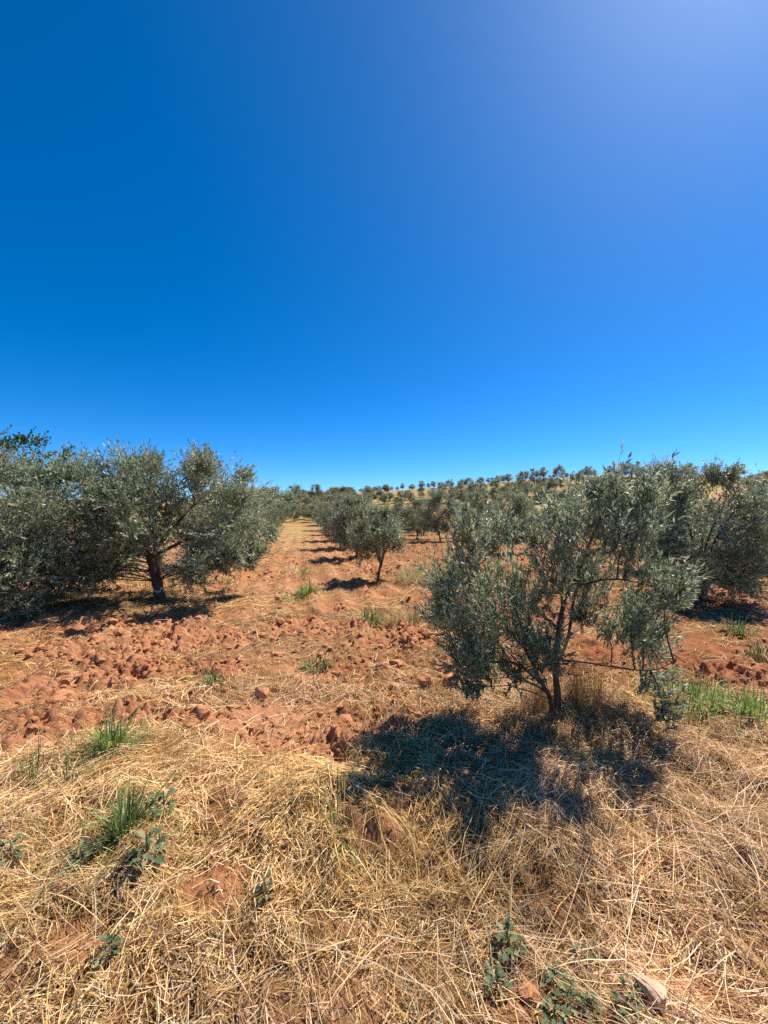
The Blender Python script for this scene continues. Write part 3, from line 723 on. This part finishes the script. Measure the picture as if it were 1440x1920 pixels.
SLO = [(831, 923, 18, 24), (863, 923, 18, 18), (929, 921, 22, 22), (893, 936, 28, 28), (975, 908, 22, 22), (1002, 912, 30, 19), (1037, 922, 25, 22), (989, 931, 22, 24), (1081, 908, 20, 20), (1077, 926, 18, 24), (811, 937, 20, 24),
       (850, 930, 20, 22), (749, 932, 13, 14), (662, 928, 10, 12), (671, 938, 11, 12), (731, 939, 13, 16), (773, 944, 17, 20), (691, 944, 18, 22), (651, 940, 15, 20), (620, 944, 15, 20), (1150, 925, 24, 28), (1190, 930, 24, 28),
       (1410, 918, 22, 28), (1435, 930, 24, 30), (1370, 912, 20, 26), (930, 945, 24, 28), (1010, 943, 24, 28), (870, 946, 22, 26), (790, 932, 12, 14), (712, 932, 10, 14), (965, 944, 24, 28), (1060, 945, 24, 28), (560, 948, 16, 18), (590, 950, 17, 20), (605, 944, 14, 18), (634, 930, 10, 14), (700, 925, 9, 12), (760, 938, 14, 18), (720, 945, 16, 20), (905, 925, 16, 18), (955, 930, 18, 20), (1110, 912, 16, 20), (1015, 912, 16, 18)]
qr = random.Random(77)
for k_ in range(20):
    px_ = qr.uniform(590, 1435); t_ = qr.random()
    SLO.append((px_, 946-t_*max(6, 946-np.interp(px_, [590, 800, 1000, 1440], [932, 918, 905, 905])), qr.uniform(11, 20)*np.interp(px_, [590, 1000], [.7, 1.15]), qr.uniform(12, 24)*np.interp(px_, [590, 1000], [.7, 1.15])))
BUS = [(1051, 911, 14, 20), (955, 921, 14, 24), (1016, 923, 12, 26), (945, 931, 14, 22), (968, 928, 12, 20), (644, 932, 14, 24), (631, 933, 14, 20), (613, 934, 10, 24), (600, 938, 12, 20), (724, 922, 10, 14), (1116, 905, 9, 22), (905, 920, 12, 18),
       (860, 934, 10, 22), (1100, 915, 9, 24), (790, 922, 7, 12), (765, 929, 8, 14), (700, 936, 8, 16), (1400, 908, 10, 24), (1030, 908, 8, 16), (1240, 906, 10, 24), (912, 932, 10, 18), (825, 930, 8, 16), (585, 941, 12, 18), (568, 938, 12, 20), (578, 932, 9, 20), (655, 925, 9, 18), (600, 929, 9, 16), (625, 926, 9, 18), (690, 928, 8, 18), (718, 938, 9, 20), (745, 943, 9, 18), (1080, 898, 8, 20), (980, 915, 9, 24), (1160, 912, 10, 26), (1220, 908, 10, 26), (1425, 905, 10, 26), (1355, 908, 10, 26), (880, 928, 9, 20), (1120, 925, 12, 28), (1130, 912, 9, 16)]
RLAB = {(1440, 892): 'ridge crest olive cut by the frame edge', (1381, 895): 'wide low ridge crest olive standing second from the frame edge', (1336, 895): 'biggest round olive on the ridge crest, above the full dark one',
        (1184, 896): 'broad ridge crest olive seen just beside the top shoots of the nearest olive', (1144, 892): 'ridge crest olive half hidden behind the top shoots of the nearest olive',
        (1048, 897): 'upright oval ridge crest olive standing apart next to a much smaller one', (1062, 892): 'tiny ridge crest olive beside an upright oval one', (677, 923): 'outermost tiny olive at the low end of the ridge crest'}
for lst, protos, label, cat, grp, H0, W0 in ((RID, FAR, 'small olive on the ridge crest, outlined against the sky', 'olive tree', 'olives along the ridge crest', 2.45, 2.15),
                                             (SLO, FAR, 'olive standing on the golden slope below the ridge', 'olive tree', 'olives on the golden slope', 2.45, 2.15),
                                             (BUS, SCB, 'yellow-green scrub bush on the dry slope below the ridge', 'bush', 'scrub bushes on the slope', 1.35, 2.2)):
    for px, py, h, wd in lst:
        X, Y, _ = on_hill(px, py); u = Y/F
        k_ = (1.08 if lst is SLO else 1.25)*random.uniform(.85, 1.2); put_far(protos, random.randrange(len(protos)), X, Y, (k_*wd*u/W0, k_*wd*u/W0, max(.25, k_*.95*h*u/H0)), RLAB.get((px, py), label), cat, grp)
for px, Y, s_, lab in ((553, 47, .75, 'small olive at the lane end touching the row of the big spreading olive'), (570, 50, .8, 'rounded olive across the middle of the lane end'), (587, 46, .75, 'small olive at the lane end touching the row of the small round one'), (577, 66, 1.0, 'olive peeping over the rounded one at the lane end'), (566, 74, 1.1, 'farther olive closing the end of the lane'), (592, 78, 1.1, 'paler olive closing the end of the lane beside scrub')):
    put(random.randrange(4), (px-720)/F*Y, Y, s_, lab, None)
# dark larger trees where the lane ends
for px, Y, h, wd, lab in ((522, 52, 4.3, 5.2, 'large dark round tree towering over the end of the lane row'), (497, 47, 4.2, 4.5, 'dark tree with bare brownish top twigs behind the lane row'),
                          (552, 70, 4.6, 4.0, 'dark tree lower than its neighbour at the far end of the lane'), (466, 55, 4.6, 5, 'dark tree partly hidden by the big spreading olive, behind the lane row')):
    X = (px-720)/F*Y
    o = put_far(FAR, random.randrange(4), X, Y, (wd/2.15, wd/2.15, (h-max(0, zg(X, Y)*.6))/2.45), lab, 'tree', None)

# ------------------------------------------------------------------ green tufts
def tuft(px, py, n, L, W, cols, label, rad=.04, cat='grass tuft', lean=.75, name='grass_tuft', group=None):
    X, Y = at(px, py); r = rad*np.sqrt(RS.uniform(0, 1, n)); a = RS.uniform(0, 6.28, n)
    P0 = np.stack([r*np.cos(a), r*np.sin(a), np.zeros(n)], -1)
    P0[:, 2] = zg(X+P0[:, 0], Y+P0[:, 1])-zg(X, Y)
    az = a+RS.normal(0, .5, n)
    v, f, c = ribbons(P0, az, np.pi/2-np.abs(RS.normal(0, lean, n)).clip(0, 1.45), RS.uniform(*L, n)*1.2, RS.uniform(*W, n), RS.uniform(.1, .8, n), palette(n, cols, .2), 6, clamp=False, roll=RS.uniform(-.4, .4, n))
    return tag(obj(name, mesh(name, v, f, c, [M_green]), loc=(X, Y, zg(X, Y))), label, cat, group)
GR = [(.12, .20, .05), (.16, .25, .07), (.09, .16, .045), (.22, .30, .11)]
BGR = [(.11, .18, .05), (.15, .22, .07), (.085, .14, .045), (.20, .27, .09)]
LIME = [(.22, .36, .06), (.28, .42, .09), (.16, .28, .05), (.34, .42, .14)]
tuft(232, 1592, 150, (.16, .36), (.005, .009), BGR+GR, 'big spiky blue-green grass tuft in the straw, beside lobed weeds', .05)
tuft(208, 1420, 170, (.16, .36), (.006, .010), GR+LIME[:1], 'spreading green grass tuft where straw meets ploughed soil', .06)
tuft(125, 1480, 50, (.12, .26), (.004, .007), GR+STRAW[:2], 'sparse half-dry tuft between the two big green ones', .06)
tuft(62, 1462, 50, (.12, .26), (.004, .007), BGR, 'thin grey-green tuft outermost beside the straw edge', .06)
tuft(402, 1292, 90, (.10, .22), (.006, .009), BGR, 'low dark green tuft on bare soil beside a hollow', .07, lean=.7)
tuft(592, 1252, 200, (.06, .15), (.006, .010), BGR, 'flat dark green mat of leaves on the bare soil of the lane', .13, lean=1.1)
tuft(577, 1118, 130, (.15, .32), (.010, .016), GR+LIME, 'yellow-green tuft in the middle of the lane', .2)
tuft(690, 1170, 120, (.12, .28), (.008, .013), GR, 'small green tuft in brownish straw beside the lane', .18)
tuft(545, 1128, 60, (.12, .2), (.010, .014), LIME, 'faint yellow-green tuft beside the larger one in the lane', .2)
tuft(640, 1590, 60, (.12, .25), (.003, .006), BGR+STRAW[:3], 'greyish green blades lying over the straw hummock', .06, lean=.9)
tuft(1275, 1322, 260, (.12, .34), (.005, .009), GR+LIME+GR+LIME+STRAW[:1], 'green grass clump touching the nearest olive low foliage', .22, lean=1.0)
tuft(1330, 1320, 300, (.08, .30), (.005, .009), LIME+GR+LIME+STRAW[:1], 'lime-green grass clump, middle one of the grass strip', .22, lean=1.0)
tuft(1398, 1338, 380, (.08, .38), (.006, .010), LIME+GR+LIME+STRAW[:1], 'tallest and brightest green grass clump at the frame edge', .2, lean=.9)
tuft(1445, 1362, 220, (.08, .30), (.005, .009), LIME+GR+LIME+STRAW[:1], 'green grass clump cut by the frame edge, lowest of the strip', .16, lean=.9)
tuft(1385, 1190, 110, (.12, .28), (.007, .012), GR, 'dull green tuft on red soil beyond the grass strip', .16)
tuft(1425, 1240, 100, (.12, .24), (.007, .011), GR, 'dull green tuft at the frame edge above the grass strip', .14)
tuft(560, 1075, 90, (.15, .3), (.014, .02), LIME+PALE, 'pale green grass patch far up the lane', .4)

# ------------------------------------------------------------------ lobed weeds
def weed_leaf():
    prof = [(0, .02), (.12, .03), (.25, .26), (.33, .13), (.48, .36), (.56, .17), (.72, .30), (.80, .12), (1.0, .0)]
    V = []; 
    for t, h in prof: k_ = .10*math.sin(t*19); V += [(t, h, .32*h-.30*t*t+.12*t+k_*h*2), (t, 0, .12*t-.30*t*t), (t, -h, .32*h-.30*t*t+.12*t-k_*h*2)]
    Fc = []
    for i in range(len(prof)-1):
        a = i*3; b = a+3; Fc += [(a, a+1, b+1, b), (a+1, a+2, b+2, b+1)]
    return np.array(V), np.array(Fc)
LV, LF = weed_leaf()
def wl(c): return mesh('leaf', LV, LF, np.tile(c, (len(LV), 1))*(1+RS.uniform(-.15, .15, (len(LV), 1))), [M_weed], True)
WL = [wl((.12, .15, .08)), wl((.085, .115, .055)), wl((.21, .21, .11)), wl((.11, .145, .06))]
STEM = mesh('stem', *tubes(np.array([[(0, 0, -.03), (.05, 0, .35), (0, .06, .7), (.02, 0, 1.)]], float), np.array([[.035, .03, .025, .012]]), 5), None, [M_green])
me_c = STEM.attributes.new('Col', 'FLOAT_COLOR', 'POINT'); me_c.data.foreach_set('color', np.tile([.14, .17, .09, 1], len(STEM.vertices)).astype(np.float32))
def weed(px, py, hpx, n, label, wide=1.0):
    n = int(n*1.9)
    X, Y = at(px, py); u = math.hypot(Y, EYE)/F; H = hpx*u*.55
    root = obj('lobed_weed', None, None, (X, Y, zg(X, Y))); tag(root, label, 'weed')
    obj('stem', STEM, root, (0, 0, 0), 0, (H, H, H*.8))
    for i in range(n):
        f = (i+.5)/n; a = i*2.4+random.uniform(-.3, .3); s = H*random.uniform(.26, .46)*(1-.3*f)*wide
        o = obj('leaf', WL[i % 4], root, (math.cos(a)*H*.3*random.random(), math.sin(a)*H*.3*random.random(), .02+H*.55*f*random.uniform(.7, 1.3)))
        o.rotation_euler = (random.uniform(-.6, .6), -random.uniform(-.25, .8)*(.3+f)-.05, a); o.scale = (s, s, s)
weed(272, 1655, 112, 15, 'dense lobed weed with crisp leaves in front of the big spiky tuft')
weed(305, 1550, 84, 12, 'lobed weed leaning from behind the big spiky tuft')
weed(150, 1645, 72, 9, 'lobed weed casting a long shadow beside bare soil')
weed(18, 1640, 66, 9, 'lobed weed cut by the frame edge in the straw')
weed(82, 1588, 24, 6, 'tiny flat weed in the straw between larger ones')
weed(497, 1705, 60, 9, 'small single weed on the straw below the hummock')
weed(208, 1810, 72, 9, 'lone small weed low in the foreground straw')
weed(952, 1780, 80, 14, 'tall grey-green weed at the back of the foreground weed patch')
weed(930, 1850, 66, 12, 'grey-green weed beside the reddish clod, tall weed behind it')
weed(1040, 1845, 64, 12, 'dark leaved weed in the middle of the foreground weed patch')
weed(1115, 1785, 50, 9, 'small weed standing apart behind the foreground weed patch')
weed(1090, 1795, 46, 8, 'narrow weed next to the small one behind the patch')
weed(1065, 1890, 60, 12, 'broad grey weed in front of the dark leaved one')
weed(1110, 1912, 60, 11, 'weed between the broad grey one and the pale stone')
weed(1040, 1930, 70, 11, 'weed with big pale leaves at the bottom edge')
weed(1192, 1890, 60, 10, 'weed leaning over the pale stone')
weed(1176, 1925, 66, 11, 'lowest weed touching the pale stone side')
